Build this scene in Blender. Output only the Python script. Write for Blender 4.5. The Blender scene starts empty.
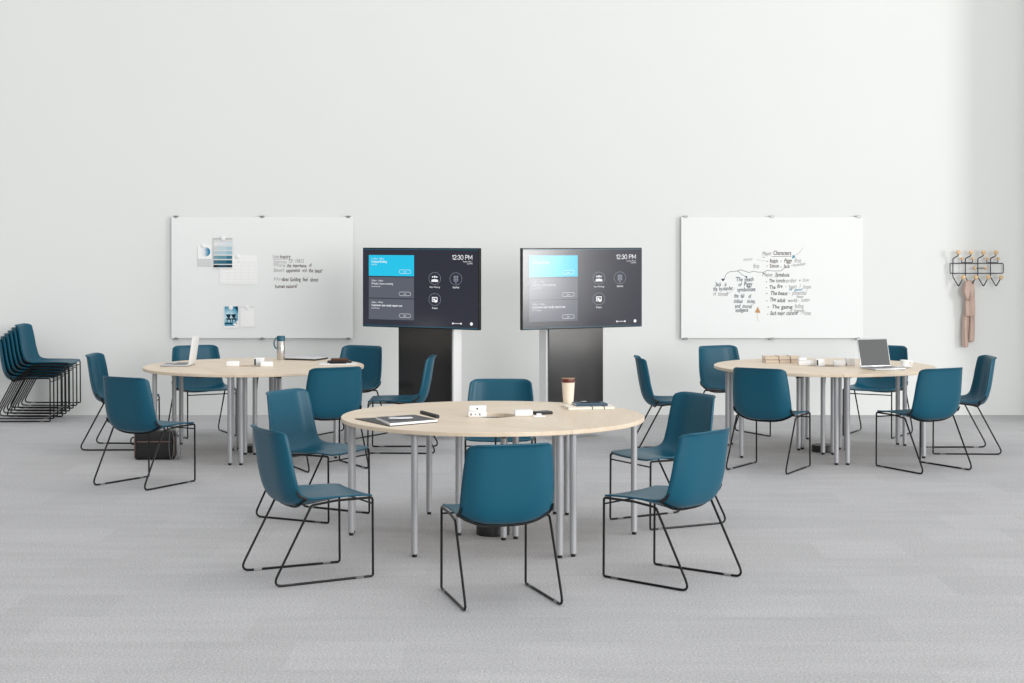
import bpy, bmesh, math, random
from mathutils import Vector, Matrix, Euler
random.seed(7)
PI = math.pi
C = bpy.context.scene.collection
WALL_Y = 17.5

# ------------------------------------------------------------------ colours and materials
def lin(c):
    return tuple((v/255/12.92) if v/255 <= .04045 else ((v/255+.055)/1.055)**2.4 for v in c)

def mat(name, rgb, rough=.5, metal=0., spec=.5, emis=None, estr=1., coat=0., alpha_noise=None, bump=None):
    m = bpy.data.materials.new(name); m.use_nodes = True
    nt = m.node_tree; b = nt.nodes['Principled BSDF']
    col = lin(rgb)
    b.inputs['Base Color'].default_value = (*col, 1)
    b.inputs['Roughness'].default_value = rough
    b.inputs['Metallic'].default_value = metal
    b.inputs['Specular IOR Level'].default_value = spec
    b.inputs['Coat Weight'].default_value = coat
    if emis:
        b.inputs['Emission Color'].default_value = (*lin(emis), 1)
        b.inputs['Emission Strength'].default_value = estr
    tc = nt.nodes.new('ShaderNodeTexCoord')
    nz = nt.nodes.new('ShaderNodeTexNoise')
    sc, amt = alpha_noise or (60, .04)
    nz.inputs['Scale'].default_value = sc; nz.inputs['Detail'].default_value = 3
    nt.links.new(tc.outputs['Object'], nz.inputs['Vector'])
    rp = nt.nodes.new('ShaderNodeMapRange')
    rp.inputs['To Min'].default_value = 1-amt; rp.inputs['To Max'].default_value = 1+amt
    nt.links.new(nz.outputs['Fac'], rp.inputs['Value'])
    mx = nt.nodes.new('ShaderNodeVectorMath'); mx.operation = 'SCALE'
    mx.inputs[0].default_value = col
    nt.links.new(rp.outputs['Result'], mx.inputs['Scale'])
    nt.links.new(mx.outputs['Vector'], b.inputs['Base Color'])
    if bump:
        bn = nt.nodes.new('ShaderNodeTexNoise'); bn.inputs['Scale'].default_value = bump[0]; bn.inputs['Detail'].default_value = 4
        nt.links.new(tc.outputs['Object'], bn.inputs['Vector'])
        bp = nt.nodes.new('ShaderNodeBump'); bp.inputs['Strength'].default_value = bump[1]; bp.inputs['Distance'].default_value = bump[2]
        nt.links.new(bn.outputs['Fac'], bp.inputs['Height']); nt.links.new(bp.outputs['Normal'], b.inputs['Normal'])
    return m

def wood_mat(name, light, dark, rough=.42, scale=1.0):
    m = bpy.data.materials.new(name); m.use_nodes = True
    nt = m.node_tree; b = nt.nodes['Principled BSDF']; L = nt.links.new
    tc = nt.nodes.new('ShaderNodeTexCoord')
    mp = nt.nodes.new('ShaderNodeMapping'); mp.inputs['Scale'].default_value = (60*scale, 2.2*scale, 60*scale)
    L(tc.outputs['Object'], mp.inputs['Vector'])
    n1 = nt.nodes.new('ShaderNodeTexNoise'); n1.inputs['Scale'].default_value = 1; n1.inputs['Detail'].default_value = 6; n1.inputs['Roughness'].default_value = .6
    L(mp.outputs['Vector'], n1.inputs['Vector'])
    mp2 = nt.nodes.new('ShaderNodeMapping'); mp2.inputs['Scale'].default_value = (9*scale, 1.0*scale, 9*scale)
    L(tc.outputs['Object'], mp2.inputs['Vector'])
    n2 = nt.nodes.new('ShaderNodeTexNoise'); n2.inputs['Scale'].default_value = 1; n2.inputs['Detail'].default_value = 3; n2.inputs['Distortion'].default_value = .6
    L(mp2.outputs['Vector'], n2.inputs['Vector'])
    ad = nt.nodes.new('ShaderNodeMath'); ad.operation = 'MULTIPLY_ADD'; ad.inputs[1].default_value = .45
    L(n1.outputs['Fac'], ad.inputs[0])
    sc = nt.nodes.new('ShaderNodeMath'); sc.operation = 'MULTIPLY'; sc.inputs[1].default_value = .55
    L(n2.outputs['Fac'], sc.inputs[0]); L(sc.outputs[0], ad.inputs[2])
    cr = nt.nodes.new('ShaderNodeValToRGB')
    cr.color_ramp.elements[0].position = .3; cr.color_ramp.elements[0].color = (*lin(dark), 1)
    cr.color_ramp.elements[1].position = .7; cr.color_ramp.elements[1].color = (*lin(light), 1)
    L(ad.outputs[0], cr.inputs['Fac']); L(cr.outputs['Color'], b.inputs['Base Color'])
    b.inputs['Roughness'].default_value = rough
    return m

def carpet_mat():
    m = bpy.data.materials.new('grey_carpet_tile'); m.use_nodes = True
    nt = m.node_tree; b = nt.nodes['Principled BSDF']; L = nt.links.new
    tc = nt.nodes.new('ShaderNodeTexCoord')
    mp = nt.nodes.new('ShaderNodeMapping'); mp.inputs['Location'].default_value = (.22, -.21, 0)
    L(tc.outputs['Object'], mp.inputs['Vector'])
    br = nt.nodes.new('ShaderNodeTexBrick')
    br.inputs['Scale'].default_value = 1; br.inputs['Brick Width'].default_value = .5; br.inputs['Row Height'].default_value = .5
    br.inputs['Mortar Size'].default_value = .0; br.offset = .5
    br.inputs['Color1'].default_value = (0, 0, 0, 1); br.inputs['Color2'].default_value = (1, 1, 1, 1); br.inputs['Bias'].default_value = -.1
    L(mp.outputs['Vector'], br.inputs['Vector'])
    def noise(s, d=2, r=.5, sc=None):
        n = nt.nodes.new('ShaderNodeTexNoise'); n.inputs['Scale'].default_value = s; n.inputs['Detail'].default_value = d; n.inputs['Roughness'].default_value = r
        if sc:
            q = nt.nodes.new('ShaderNodeMapping'); q.inputs['Scale'].default_value = sc
            L(tc.outputs['Object'], q.inputs['Vector']); L(q.outputs['Vector'], n.inputs['Vector'])
        else: L(tc.outputs['Object'], n.inputs['Vector'])
        return n.outputs['Fac']
    def mrange(src, a, c, lo=0., hi=1.):
        r = nt.nodes.new('ShaderNodeMapRange'); r.inputs['From Min'].default_value = lo; r.inputs['From Max'].default_value = hi
        r.inputs['To Min'].default_value = a; r.inputs['To Max'].default_value = c; L(src, r.inputs['Value']); return r.outputs['Result']
    def mul(a, c):
        x = nt.nodes.new('ShaderNodeMath'); x.operation = 'MULTIPLY'; L(a, x.inputs[0]); L(c, x.inputs[1]); return x.outputs[0]
    f = mrange(br.outputs['Color'], .965, 1.045)
    f = mul(f, mrange(noise(100, 2, .7), .64, 1.36, .25, .75))
    f = mul(f, mrange(noise(60, 2, .6), .93, 1.07, .3, .7))
    f = mul(f, mrange(noise(1, 2, .5, (1.2, 7, 1)), .96, 1.04, .3, .7))
    v = nt.nodes.new('ShaderNodeVectorMath'); v.operation = 'SCALE'; v.inputs[0].default_value = lin((183, 183, 185))
    L(f, v.inputs['Scale']); L(v.outputs['Vector'], b.inputs['Base Color'])
    b.inputs['Roughness'].default_value = .95; b.inputs['Specular IOR Level'].default_value = .1
    bp = nt.nodes.new('ShaderNodeBump'); bp.inputs['Strength'].default_value = .35; bp.inputs['Distance'].default_value = .004
    L(noise(170, 3, .6), bp.inputs['Height']); L(bp.outputs['Normal'], b.inputs['Normal'])
    return m

M = dict(
    wall=mat('white_wall_paint', (233, 235, 233), .85, spec=.2, alpha_noise=(1.2, .008), bump=(140, .04, .002)),
    teal=mat('teal_plastic_shell', (2, 79, 101), .40, spec=.36, alpha_noise=(140, .03), bump=(420, .05, .001)),
    black_rod=mat('black_coated_steel', (12, 12, 13), .4, spec=.3),
    black_plastic=mat('black_plastic', (18, 18, 19), .5),
    glide=mat('clear_grey_glide', (150, 150, 150), .25),
    wood=wood_mat('light_oak_top', (230, 214, 193), (213, 194, 169)),
    seam=mat('table_seam', (150, 130, 105), .8),
    leg=mat('silver_leg_metal', (168, 169, 172), .4, metal=.3, spec=.5),
    foot=mat('black_rubber_foot', (20, 20, 20), .7),
    plate=mat('dark_steel_plate', (70, 72, 75), .5, metal=.5),
    board=mat('white_glass_board', (241, 243, 242), .4, spec=.2, alpha_noise=(3, .004)),
    clip=mat('steel_clip', (150, 152, 152), .35, metal=.6),
    screen=mat('display_glass', (4, 4, 6), .14, emis=(44, 46, 61), estr=.70, spec=.7),
    card_cyan=mat('card_cyan', (2, 10, 14), .14, spec=.7, emis=(24, 196, 234), estr=.92),
    card_grey=mat('card_grey', (4, 4, 5), .14, spec=.7, emis=(96, 100, 113), estr=.80),
    ui_white=mat('ui_white', (10, 10, 10), .2, emis=(245, 246, 250), estr=.95),
    ui_dim=mat('ui_dim', (10, 10, 10), .2, emis=(150, 156, 172), estr=.9),
    ui_teal=mat('ui_teal', (4, 10, 14), .2, emis=(22, 86, 106), estr=.9),
    bezel=mat('black_bezel', (14, 14, 15), .35, spec=.4),
    stand_white=mat('white_lacquer', (240, 240, 240), .4),
    stand_black=mat('gloss_black_panel', (13, 13, 14), .24, spec=.95),
    white=mat('white_plastic', (244, 244, 244), .35),
    paper=mat('paper_white', (251, 251, 250), .8, spec=.1),
    paper_grey=mat('paper_grey', (222, 223, 224), .8, spec=.1),
    line=mat('pale_print', (226, 228, 230), .8, spec=.1),
    ink_brown=mat('marker_brown', (78, 54, 46), .7, spec=.1),
    ink_grey=mat('marker_faded_grey', (168, 166, 166), .7, spec=.1),
    ink_black=mat('marker_black', (46, 45, 44), .7, spec=.1),
    ink_navy=mat('marker_navy', (44, 66, 84), .7, spec=.1),
    ink_blue=mat('marker_blue', (58, 140, 170), .7, spec=.1),
    ink_tan=mat('marker_tan', (196, 152, 104), .7, spec=.1),
    silver=mat('brushed_aluminium', (196, 198, 200), .35, metal=.55),
    keys=mat('laptop_keys', (120, 122, 125), .6),
    lscreen=mat('matt_dark_screen', (74, 75, 77), .45),
    laptop_grey=mat('laptop_white_lid', (230, 231, 232), .4),
    steel=mat('brushed_steel', (205, 203, 200), .25, metal=.8),
    teal_lid=mat('teal_lid', (30, 88, 108), .45),
    cream=mat('cream_cup', (240, 228, 210), .45),
    brown=mat('dark_red_brown_lid', (98, 40, 32), .35),
    gold=mat('brass_rim', (190, 150, 110), .3, metal=.5),
    kraft=mat('kraft_cover', (222, 205, 186), .7),
    kraft_edge=mat('kraft_page_edge', (240, 232, 224), .8),
    book_white=mat('cream_white_cover', (240, 232, 220), .6),
    navy=mat('navy_cover', (46, 76, 98), .55),
    band=mat('elastic_band', (60, 40, 36), .7),
    black=mat('black_leather', (17, 17, 18), .5, bump=(160, .1, .002)),
    tan=mat('tan_leather', (104, 82, 72), .55),
    strap=mat('grey_webbing', (120, 122, 124), .6),
    grey_page=mat('dark_grey_page', (58, 58, 62), .5),
    wire=mat('navy_grey_wire', (34, 38, 54), .4, spec=.5),
    knob=wood_mat('birch_knob', (236, 206, 164), (218, 182, 136), .35, 3),
    scarf=mat('dusty_pink_cloth', (196, 172, 160), .95, spec=.05, alpha_noise=(90, .1), bump=(240, .4, .003)),
    fig_dark=mat('print_dark', (30, 50, 66), .8, spec=.1),
)
def flat(name, rgb): return mat(name, rgb, .8, spec=.1)

# ------------------------------------------------------------------ mesh helpers
def obj(name, bm, material, parent=None, smooth=False, loc=(0, 0, 0), rot=(0, 0, 0)):
    me = bpy.data.meshes.new(name); bm.normal_update(); bm.to_mesh(me); bm.free()
    me.materials.append(material)
    if smooth:
        for p in me.polygons: p.use_smooth = True
        try: me.set_sharp_from_angle(angle=math.radians(40))
        except Exception: pass
    o = bpy.data.objects.new(name, me); C.objects.link(o)
    o.location = loc; o.rotation_euler = rot
    if parent: o.parent = parent
    return o

def tag(o, label, cat, group=None):
    o['label'] = label; o['category'] = cat
    if group: o['group'] = group
    return o

def thing(name, label, cat, loc=(0, 0, 0), rotz=0., group=None):
    o = bpy.data.objects.new(name, None); C.objects.link(o); o.empty_display_size = .1
    o.location = loc; o.rotation_euler = (0, 0, rotz)
    return tag(o, label, cat, group)

def struct(name, bm, m, label=None):
    o = obj(name, bm, m); o['kind'] = 'structure'
    return o

def box(bm, c, s, bevel=0., rot=None, seg=2):
    r = bmesh.ops.create_cube(bm, size=1)
    vs = r['verts']
    bmesh.ops.scale(bm, vec=s, verts=vs)
    if bevel > 0:
        es = list({e for v in vs for e in v.link_edges})
        rb = bmesh.ops.bevel(bm, geom=es, offset=bevel, segments=seg, affect='EDGES', profile=.5)
        vs = list({v for v in rb['verts']} | {v for v in vs if v.is_valid})
    mx = Matrix.Translation(c)
    if rot: mx = mx @ Euler(rot).to_matrix().to_4x4()
    bmesh.ops.transform(bm, matrix=mx, verts=vs)
    return bm

def bx(c, s, bevel=0., rot=None, seg=2):
    return box(bmesh.new(), c, s, bevel, rot, seg)

def fillet(pts, radii, n=5, closed=False):
    out = []; N = len(pts)
    for i, p in enumerate(pts):
        p = Vector(p); r = radii[i] if isinstance(radii, (list, tuple)) else radii
        if (not closed and i in (0, N-1)) or r <= 0:
            out.append(p); continue
        a = Vector(pts[i-1])-p; b = Vector(pts[(i+1) % N])-p
        la, lb = a.length, b.length; a.normalize(); b.normalize()
        ang = a.angle(b)
        d = min(r/math.tan(ang/2), la*.48, lb*.48)
        p0, p1 = p+a*d, p+b*d
        for k in range(n+1):
            t = k/n
            out.append(p0*(1-t)**2 + p*2*t*(1-t) + p1*t*t)
    return out

def tube(bm, pts, r, n=8, closed=False):
    pts = [Vector(p) for p in pts]; N = len(pts); rings = []
    up = None
    for i, p in enumerate(pts):
        if closed: t = (pts[(i+1) % N]-pts[i-1])
        else: t = pts[min(i+1, N-1)]-pts[max(i-1, 0)]
        t.normalize()
        if up is None:
            up = Vector((0, 0, 1)) if abs(t.z) < .9 else Vector((1, 0, 0))
        u = (up - t*up.dot(t))
        if u.length < 1e-4: u = t.orthogonal()
        u.normalize(); v = t.cross(u); up = u
        rr = r[i] if isinstance(r, (list, tuple)) else r
        rings.append([bm.verts.new(p+u*rr*math.cos(2*PI*k/n)+v*rr*math.sin(2*PI*k/n)) for k in range(n)])
    # closed loops: find best twist offset for the last join
    M_ = N if closed else N-1
    for i in range(M_):
        A = rings[i]; B = rings[(i+1) % N]; off = 0
        if closed and i == N-1:
            off = min(range(n), key=lambda o_: (A[0].co-B[o_].co).length)
        for k in range(n):
            bm.faces.new((A[k], A[(k+1) % n], B[(k+1+off) % n], B[(k+off) % n]))
    if not closed:
        bm.faces.new(rings[0][::-1]); bm.faces.new(rings[-1])
    return bm

def lathe(bm, prof, n=24, c=(0, 0, 0)):
    rings = []
    for r, z in prof:
        if r < 1e-6: rings.append([bm.verts.new((c[0], c[1], c[2]+z))])
        else: rings.append([bm.verts.new((c[0]+r*math.cos(2*PI*k/n), c[1]+r*math.sin(2*PI*k/n), c[2]+z)) for k in range(n)])
    for A, B in zip(rings, rings[1:]):
        for k in range(n):
            a = [A[k % len(A)], A[(k+1) % len(A)], B[(k+1) % len(B)], B[k % len(B)]]
            f = []
            for v in a:
                if v not in f: f.append(v)
            if len(f) > 2: bm.faces.new(f)
    for R_, rev in ((rings[0], True), (rings[-1], False)):
        if len(R_) > 2: bm.faces.new(R_[::-1] if rev else R_)
    return bm

def ball(bm, c, r, seg=16):
    bmesh.ops.create_uvsphere(bm, u_segments=seg, v_segments=max(8, seg//2+2), radius=r, matrix=Matrix.Translation(c)); return bm

def poly(bm, pts):
    bm.faces.new([bm.verts.new(p) for p in pts]); return bm

def plane_xz(bm, x0, x1, z0, z1, y):      # faces -y
    return poly(bm, [(x0, y, z0), (x1, y, z0), (x1, y, z1), (x0, y, z1)])

def disc_xz(bm, cx, cz, r, y, n=28, r_in=0., a0=0., a1=2*PI, ez=1.):
    m_ = n if a1-a0 > 6.2 else n
    if r_in <= 0:
        poly(bm, [(cx+r*math.cos(a0+(a1-a0)*k/m_), y, cz+r*math.sin(a0+(a1-a0)*k/m_)) for k in range(m_)])
    else:
        for k in range(m_):
            t0, t1 = a0+(a1-a0)*k/m_, a0+(a1-a0)*(k+1)/m_
            poly(bm, [(cx+r_in*math.cos(t0), y, cz+ez*r_in*math.sin(t0)), (cx+r*math.cos(t0), y, cz+ez*r*math.sin(t0)),
                      (cx+r*math.cos(t1), y, cz+ez*r*math.sin(t1)), (cx+r_in*math.cos(t1), y, cz+ez*r_in*math.sin(t1))])
    return bm

def ribbon_xz(bm, pts, w, y):             # a drawn pen line on a board facing -y
    for (xa, za), (xb, zb) in zip(pts, pts[1:]):
        dx, dz = xb-xa, zb-za; l = math.hypot(dx, dz) or 1e-6
        nx, nz = -dz/l*w/2, dx/l*w/2
        ex, ez = dx/l*w*.3, dz/l*w*.3
        poly(bm, [(xa-nx-ex, y, za-nz-ez), (xb-nx+ex, y, zb-nz+ez), (xb+nx+ex, y, zb+nz+ez), (xa+nx-ex, y, za+nz-ez)])
    return bm

def text(bm, s, x, z, size, y, align='LEFT', shear=0., rot=0., bold=0., sx=1.):
    cu = bpy.data.curves.new('lettering', 'FONT'); cu.body = s; cu.size = size; cu.align_x = align; cu.shear = shear
    cu.offset = bold; cu.resolution_u = 2; cu.space_character = 1.02
    o = bpy.data.objects.new('lettering', cu)
    if any(c in s for c in 'MWw'): cu.offset = 0        # sharp letters spike when emboldened
    me = o.to_mesh()
    if any(abs(v.co.y) > 1.5*size for v in me.vertices):
        o.to_mesh_clear(); cu.offset = 0; me = o.to_mesh()
    mx = Matrix.Translation((x, y, z)) @ Matrix.Rotation(-rot, 4, 'Y') @ Matrix.Rotation(PI/2, 4, 'X') @ Matrix.Diagonal((sx, 1, 1, 1))
    me2 = me.copy(); me2.transform(mx); bm.from_mesh(me2)
    o.to_mesh_clear(); bpy.data.meshes.remove(me2); bpy.data.objects.remove(o); bpy.data.curves.remove(cu)
    return bm

def hand(bm, s, x, z, size, y, sx=1., bold=.0009, slope=0.):   # hand lettering: each word tilts and wanders a little
    cx = x
    for w in s.split(' '):
        if w:
            text(bm, w, cx, z+random.uniform(-.10, .10)*size+slope*(cx-x), size*random.uniform(1.08, 1.22), y, shear=random.uniform(.0, .35), rot=random.uniform(-.06, .06)+slope, bold=bold, sx=sx)
        cx += (len(w)*.56+.50)*size*sx
    return bm

def dup(root, loc, rotz, label, group=None):
    def cp(o, par):
        c = o.copy(); C.objects.link(c)
        if par: c.parent = par
        for ch in o.children: cp(ch, c)
        return c
    r = cp(root, None); r.location = loc; r.rotation_euler = (0, 0, rotz); r['label'] = label
    if group: r['group'] = group
    return r

# ------------------------------------------------------------------ setting
bm = bmesh.new(); poly(bm, [(-18, -8, 0), (30, -8, 0), (30, WALL_Y, 0), (-18, WALL_Y, 0)])
struct('floor', bm, carpet_mat())
struct('wall_back', bx((-6.0, WALL_Y+.1, 2.6), (24, .2, 5.2)), M['wall'])
struct('light_blocker_wall', bx((5.52, 17.065, 2.6), (.2, .87, 5.2)), M['wall'])  # unseen wall stub, added to shade the right end of the back wall

# ------------------------------------------------------------------ chair
CEN = [(.287, .426), (.272, .437), (.18, .440), (.06, .427), (-.05, .408), (-.12, .402), (-.17, .418), (-.202, .470), (-.222, .55), (-.241, .66), (-.258, .765), (-.266, .797), (-.280, .810)]
EDG = [(.283, .436), (.266, .445), (.16, .450), (.04, .451), (-.055, .452), (-.112, .462), (-.142, .490), (-.158, .54), (-.172, .60), (-.187, .69), (-.203, .770), (-.211, .797), (-.226, .808)]
WID = [.226, .227, .229, .232, .235, .237, .237, .236, .233, .226, .216, .212, .210]
def crom(P, t):
    n = len(P)-1; i = min(int(t*n), n-1); f = t*n-i
    g = lambda k: P[max(0, min(n, k))]
    a, b, c, d = g(i-1), g(i), g(i+1), g(i+2)
    sc = isinstance(a, (int, float))
    if sc: a, b, c, d = (a,), (b,), (c,), (d,)
    r = tuple(.5*(2*q+(r_-p)*f+(2*p-5*q+4*r_-s)*f*f+(3*q-p-3*r_+s)*f**3) for p, q, r_, s in zip(a, b, c, d))
    return r[0] if sc else r
def shell_pt(u, t, off=0.):
    c = crom(CEN, t); e = crom(EDG, t); w = crom(WID, t)
    k = abs(u)**(3.0+2.4*max(0., min(1., (t-.45)*4)))
    return Vector((u*w, c[0]+(e[0]-c[0])*k, c[1]+(e[1]-c[1])*k))
def shell_bm():
    bm = bmesh.new(); nu, nv = 22, 60
    # arc length of the centre line for rounding the corners
    L = [0.]; prev = None
    ts = [i/nv for i in range(nv+1)]
    for i in range(1, nv+1):
        a = Vector(crom(CEN, ts[i-1])); b = Vector(crom(CEN, ts[i])); L.append(L[-1]+(b-a).length)
    rows = []
    for i, t in enumerate(ts):
        dt, df = L[-1]-L[i], L[i]
        w = crom(WID, t); shrink = 0.
        for d, r in ((dt, .042), (df, .028)):
            if d < r: shrink = max(shrink, r-math.sqrt(max(0, r*r-(r-d)**2)))
        sc = (w-shrink)/w
        row = []
        for j in range(nu+1):
            q = -1+2*j/nu
            q = math.copysign(abs(q)**.8, q)
            row.append(bm.verts.new(shell_pt(q*sc, t)))
        rows.append(row)
    for i in range(nv):
        for j in range(nu):
            bm.faces.new((rows[i][j], rows[i+1][j], rows[i+1][j+1], rows[i][j+1]))
    bmesh.ops.recalc_face_normals(bm, faces=bm.faces)
    bm.faces.ensure_lookup_table()
    if bm.faces[len(bm.faces)//4].normal.z < 0:
        bmesh.ops.reverse_faces(bm, faces=bm.faces)
    return bm
RODR = .0066
def make_chair(label, group, loc, rotz):
    t = thing('sled_chair', label, 'chair', loc, rotz, group)
    s = obj('seat_shell', shell_bm(), M['teal'], t, True)
    md = s.modifiers.new('thickness', 'SOLIDIFY'); md.thickness = .009; md.offset = -1
    for sg in (-1, 1):
        pts = [(sg*.246, -.082, .414), (sg*.238, .06, .428), (sg*.2275, .276, .428), (sg*.2275, .279, RODR), (sg*.247, -.302, RODR)]
        path = fillet(pts, [.022, 0, .014, .014, .036], 5, True)
        obj('sled_leg', tube(bmesh.new(), path, RODR, 8, True), M['black_rod'], t, True)
    # front crossbar, curved rear support tube, black sheet put in for the shade under the seat
    obj('crossbar', tube(bmesh.new(), [(-.2275, .278, .394), (.2275, .278, .394)], .0048, 8), M['black_rod'], t, True)
    sup = []
    for k in range(17):
        u = -1+2*k/16
        p = shell_pt(u*.985, .42); sup.append((p.x*1.02, p.y, p.z-.0165))
    obj('seat_support', tube(bmesh.new(), sup, .0065, 8), M['black_rod'], t, True)
    bm = bmesh.new(); g = []
    for i in range(9):
        row = []
        for j in range(9):
            p = shell_pt(-.62+1.24*j/8, .12+.26*i/8); row.append(bm.verts.new((p.x, p.y, p.z-.0105)))
        g.append(row)
    for i in range(8):
        for j in range(8): bm.faces.new((g[i][j], g[i][j+1], g[i+1][j+1], g[i+1][j]))
    pl = obj('underseat_shade_sheet', bm, M['black_plastic'], t, True)
    md = pl.modifiers.new('thickness', 'SOLIDIFY'); md.thickness = .006; md.offset = 0
    for sg in (-1, 1):
        p0, p1, p2 = shell_pt(sg*.99, .40), shell_pt(sg*.995, .47), shell_pt(sg*.995, .52)
        obj('edge_bracket', tube(bmesh.new(), [p0+Vector((sg*.004, 0, -.012)), p1+Vector((sg*.004, -.012, -.012)), p2+Vector((sg*.004, -.016, -.008))], [.009, .008, .004], 8), M['black_plastic'], t, True)
    for sg in (-1, 1):
        for y in (.20, -.20):
            a = (.28-y)/.56; x = sg*(.2275+(.246-.2275)*a)
            d = (.0185/.56)*sg
            obj('floor_glide', tube(bmesh.new(), [(x-d*.022, y+.022, .0066), (x+d*.022, y-.022, .0066)], .0066, 8), M['glide'], t, True)
    return t

FG, LG, RG = 'teal chairs around the front table', 'teal chairs around the table below the board with pinned papers', 'teal chairs around the table by the coat rack'
chairs = [
 (-.069, 8.654, 106.2, 'teal sled chair pulled out in front of the front table, its back turned to us', FG),
 (-1.100, 9.246, 28.8, 'teal sled chair at the front table, side-on, in front of the clipboard end', FG),
 (.851, 9.161, 138.7, 'teal sled chair at the front table, front right, turned side-on facing the table', FG),
 (-1.295, 11.207, -29.7, 'teal chair at the front table beyond the clipboard, its inner back towards us', FG),
 (.988, 10.959, 209.7, 'teal chair at the front table just beyond the notebook stack, showing its shaded inner back', FG),
 (-.085, 11.966, 268.7, 'teal chair tucked behind the front table between the two display stands', FG),
 (-2.703, 12.636, 59.5, 'teal chair with its dark back to us, in front of the black bag', LG),
 (-3.386, 14.826, -1.5, 'teal chair side-on at the far left end of the open silver laptop table', LG),
 (-2.854, 15.774, 298.0, 'teal chair behind the upright silver laptop, facing us', LG),
 (-1.478, 13.566, 117.4, 'teal chair with its back to us in front of the magazine pile', LG),
 (-1.497, 15.736, 242.3, 'teal chair behind the magazine pile, facing us, beside the black display column', LG),
 (-.932, 14.606, 179.7, 'teal chair side-on in front of the black display column, facing the flask table', LG),
 (1.325, 14.54, 2.0, 'slim side-on teal chair left of the coat-rack table, beyond the notebook stack', RG),
 (2.021, 15.731, 299.0, 'teal chair facing us behind the kraft book bundle', RG),
 (2.030, 13.467, 59.4, 'teal chair with its back to us in front of the kraft book bundle', RG),
 (3.231, 13.475, 118.2, 'teal chair with its back to us in front of the white coffee cup', RG),
 (3.810, 14.554, 179.2, 'teal chair side-on below the coat rack and hanging scarf', RG),
 (3.365, 15.775, 239.9, 'teal chair partly hidden behind the dark laptop screen', RG),
]
first = None
for x, y, a, lab, grp in chairs:
    if first is None: first = make_chair(lab, grp, (x, y, 0), math.radians(a-90))
    else: dup(first, (x, y, 0), math.radians(a-90), lab, grp)
ordw = ['bottom', 'second from bottom', 'third from bottom', 'third from top', 'second from top', 'top']
for k in range(6):
    dup(first, (-4.827+.0395*k, 17.075-.0118*k, .0292*k), math.radians(-90), ('%s teal chair of the nested stack against the wall' % ordw[k]) if k < 5 else 'top teal chair of the nested stack against the wall, its seat uncovered', 'stacked teal chairs')

# ------------------------------------------------------------------ tables
TOP, RT, RH, THK = .73, .928, .142, .025
def segment_bm():
    bm = bmesh.new(); n = 36; a0, a1 = -PI/3+.0016, PI/3-.0016
    def ring(r, z): return [bm.verts.new((r*math.cos(a0+(a1-a0)*k/n), r*math.sin(a0+(a1-a0)*k/n), z)) for k in range(n+1)]
    b = .003
    R = [ring(RH, TOP-THK), ring(RH, TOP-b), ring(RH+b, TOP), ring(RT-b, TOP), ring(RT, TOP-b), ring(RT, TOP-THK+b), ring(RT-b, TOP-THK)]
    m_ = len(R)
    for i in range(m_):
        A, B = R[i], R[(i+1) % m_]
        for k in range(n): bm.faces.new((A[k], A[k+1], B[k+1], B[k]))
    bm.faces.new([r[0] for r in R]); bm.faces.new([r[n] for r in R][::-1])
    bmesh.ops.recalc_face_normals(bm, faces=bm.faces)
    return bm
def make_table(label, loc, rotz):
    t = thing('round_table', label, 'table', loc, rotz, 'round segmented tables')
    for s in range(3):
        A = 2*PI*s/3
        obj('tabletop_segment', segment_bm(), M['wood'], t, True, rot=(0, 0, A))
        spots = [(.866, 0, 0)] + [(.866, sg*PI/3, -sg*.0446) for sg in (-1, 1)] + [(.2087, sg*PI/3, -sg*.0417) for sg in (-1, 1)]
        for r, da, o in spots:
            a = A+da; x = r*math.cos(a)-o*math.sin(a); y = r*math.sin(a)+o*math.cos(a)
            bm = lathe(bmesh.new(), [(.0195, .018), (.0195, .697), (.036, .6975), (.036, TOP-THK)], 20)
            l = obj('leg', bm, M['leg'], t, True, loc=(x, y, 0))
            obj('foot', lathe(bmesh.new(), [(.0125, 0), (.014, .002), (.014, .0195)], 14), M['foot'], l, True)
        for da in (-.62, .62):
            x, y = .56*math.cos(A+da), .56*math.sin(A+da)
            obj('under_rail', bx((0, 0, 0), (.5, .03, .022), .002), M['plate'], t, loc=(x, y, TOP-THK-.012), rot=(0, 0, A+da))
    return t
tF = make_table('round light-wood table in front, with clipboard, takeaway cup and notebooks on it', (-.1171, 10.499, 0), -.0074)
tL = dup(tF, (-2.190, 14.536, 0), .1504-math.radians(40), 'round light-wood table with silver laptop and steel flask on it')
tR = dup(tF, (2.650, 14.542, 0), -.1876-math.radians(20), 'round light-wood table with dark-screened laptop and coffee cup on it')
for x, y, lab in ((-.1171, 10.499, 'round black power unit on the floor under the front table'),
                  (-2.19, 14.536, 'round black power unit on the floor under the silver laptop and flask table'),
                  (2.65, 14.542, 'round black power unit on the floor under the coat-rack-side table')):
    t = thing('floor_power_unit', lab, 'power unit', (x, y, 0), 0, 'power units under tables')
    obj('housing', lathe(bmesh.new(), [(.098, 0), (.102, .004), (.102, .052), (.098, .058), (.03, .058), (0, .058)], 36), M['black_plastic'], t, True)
    obj('cable', tube(bmesh.new(), fillet([(.0, .0, .055), (.0, .02, .3), (.02, .05, .62), (.05, .12, .70)], .1, 5), .006, 8), M['black_plastic'], t, True)

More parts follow.
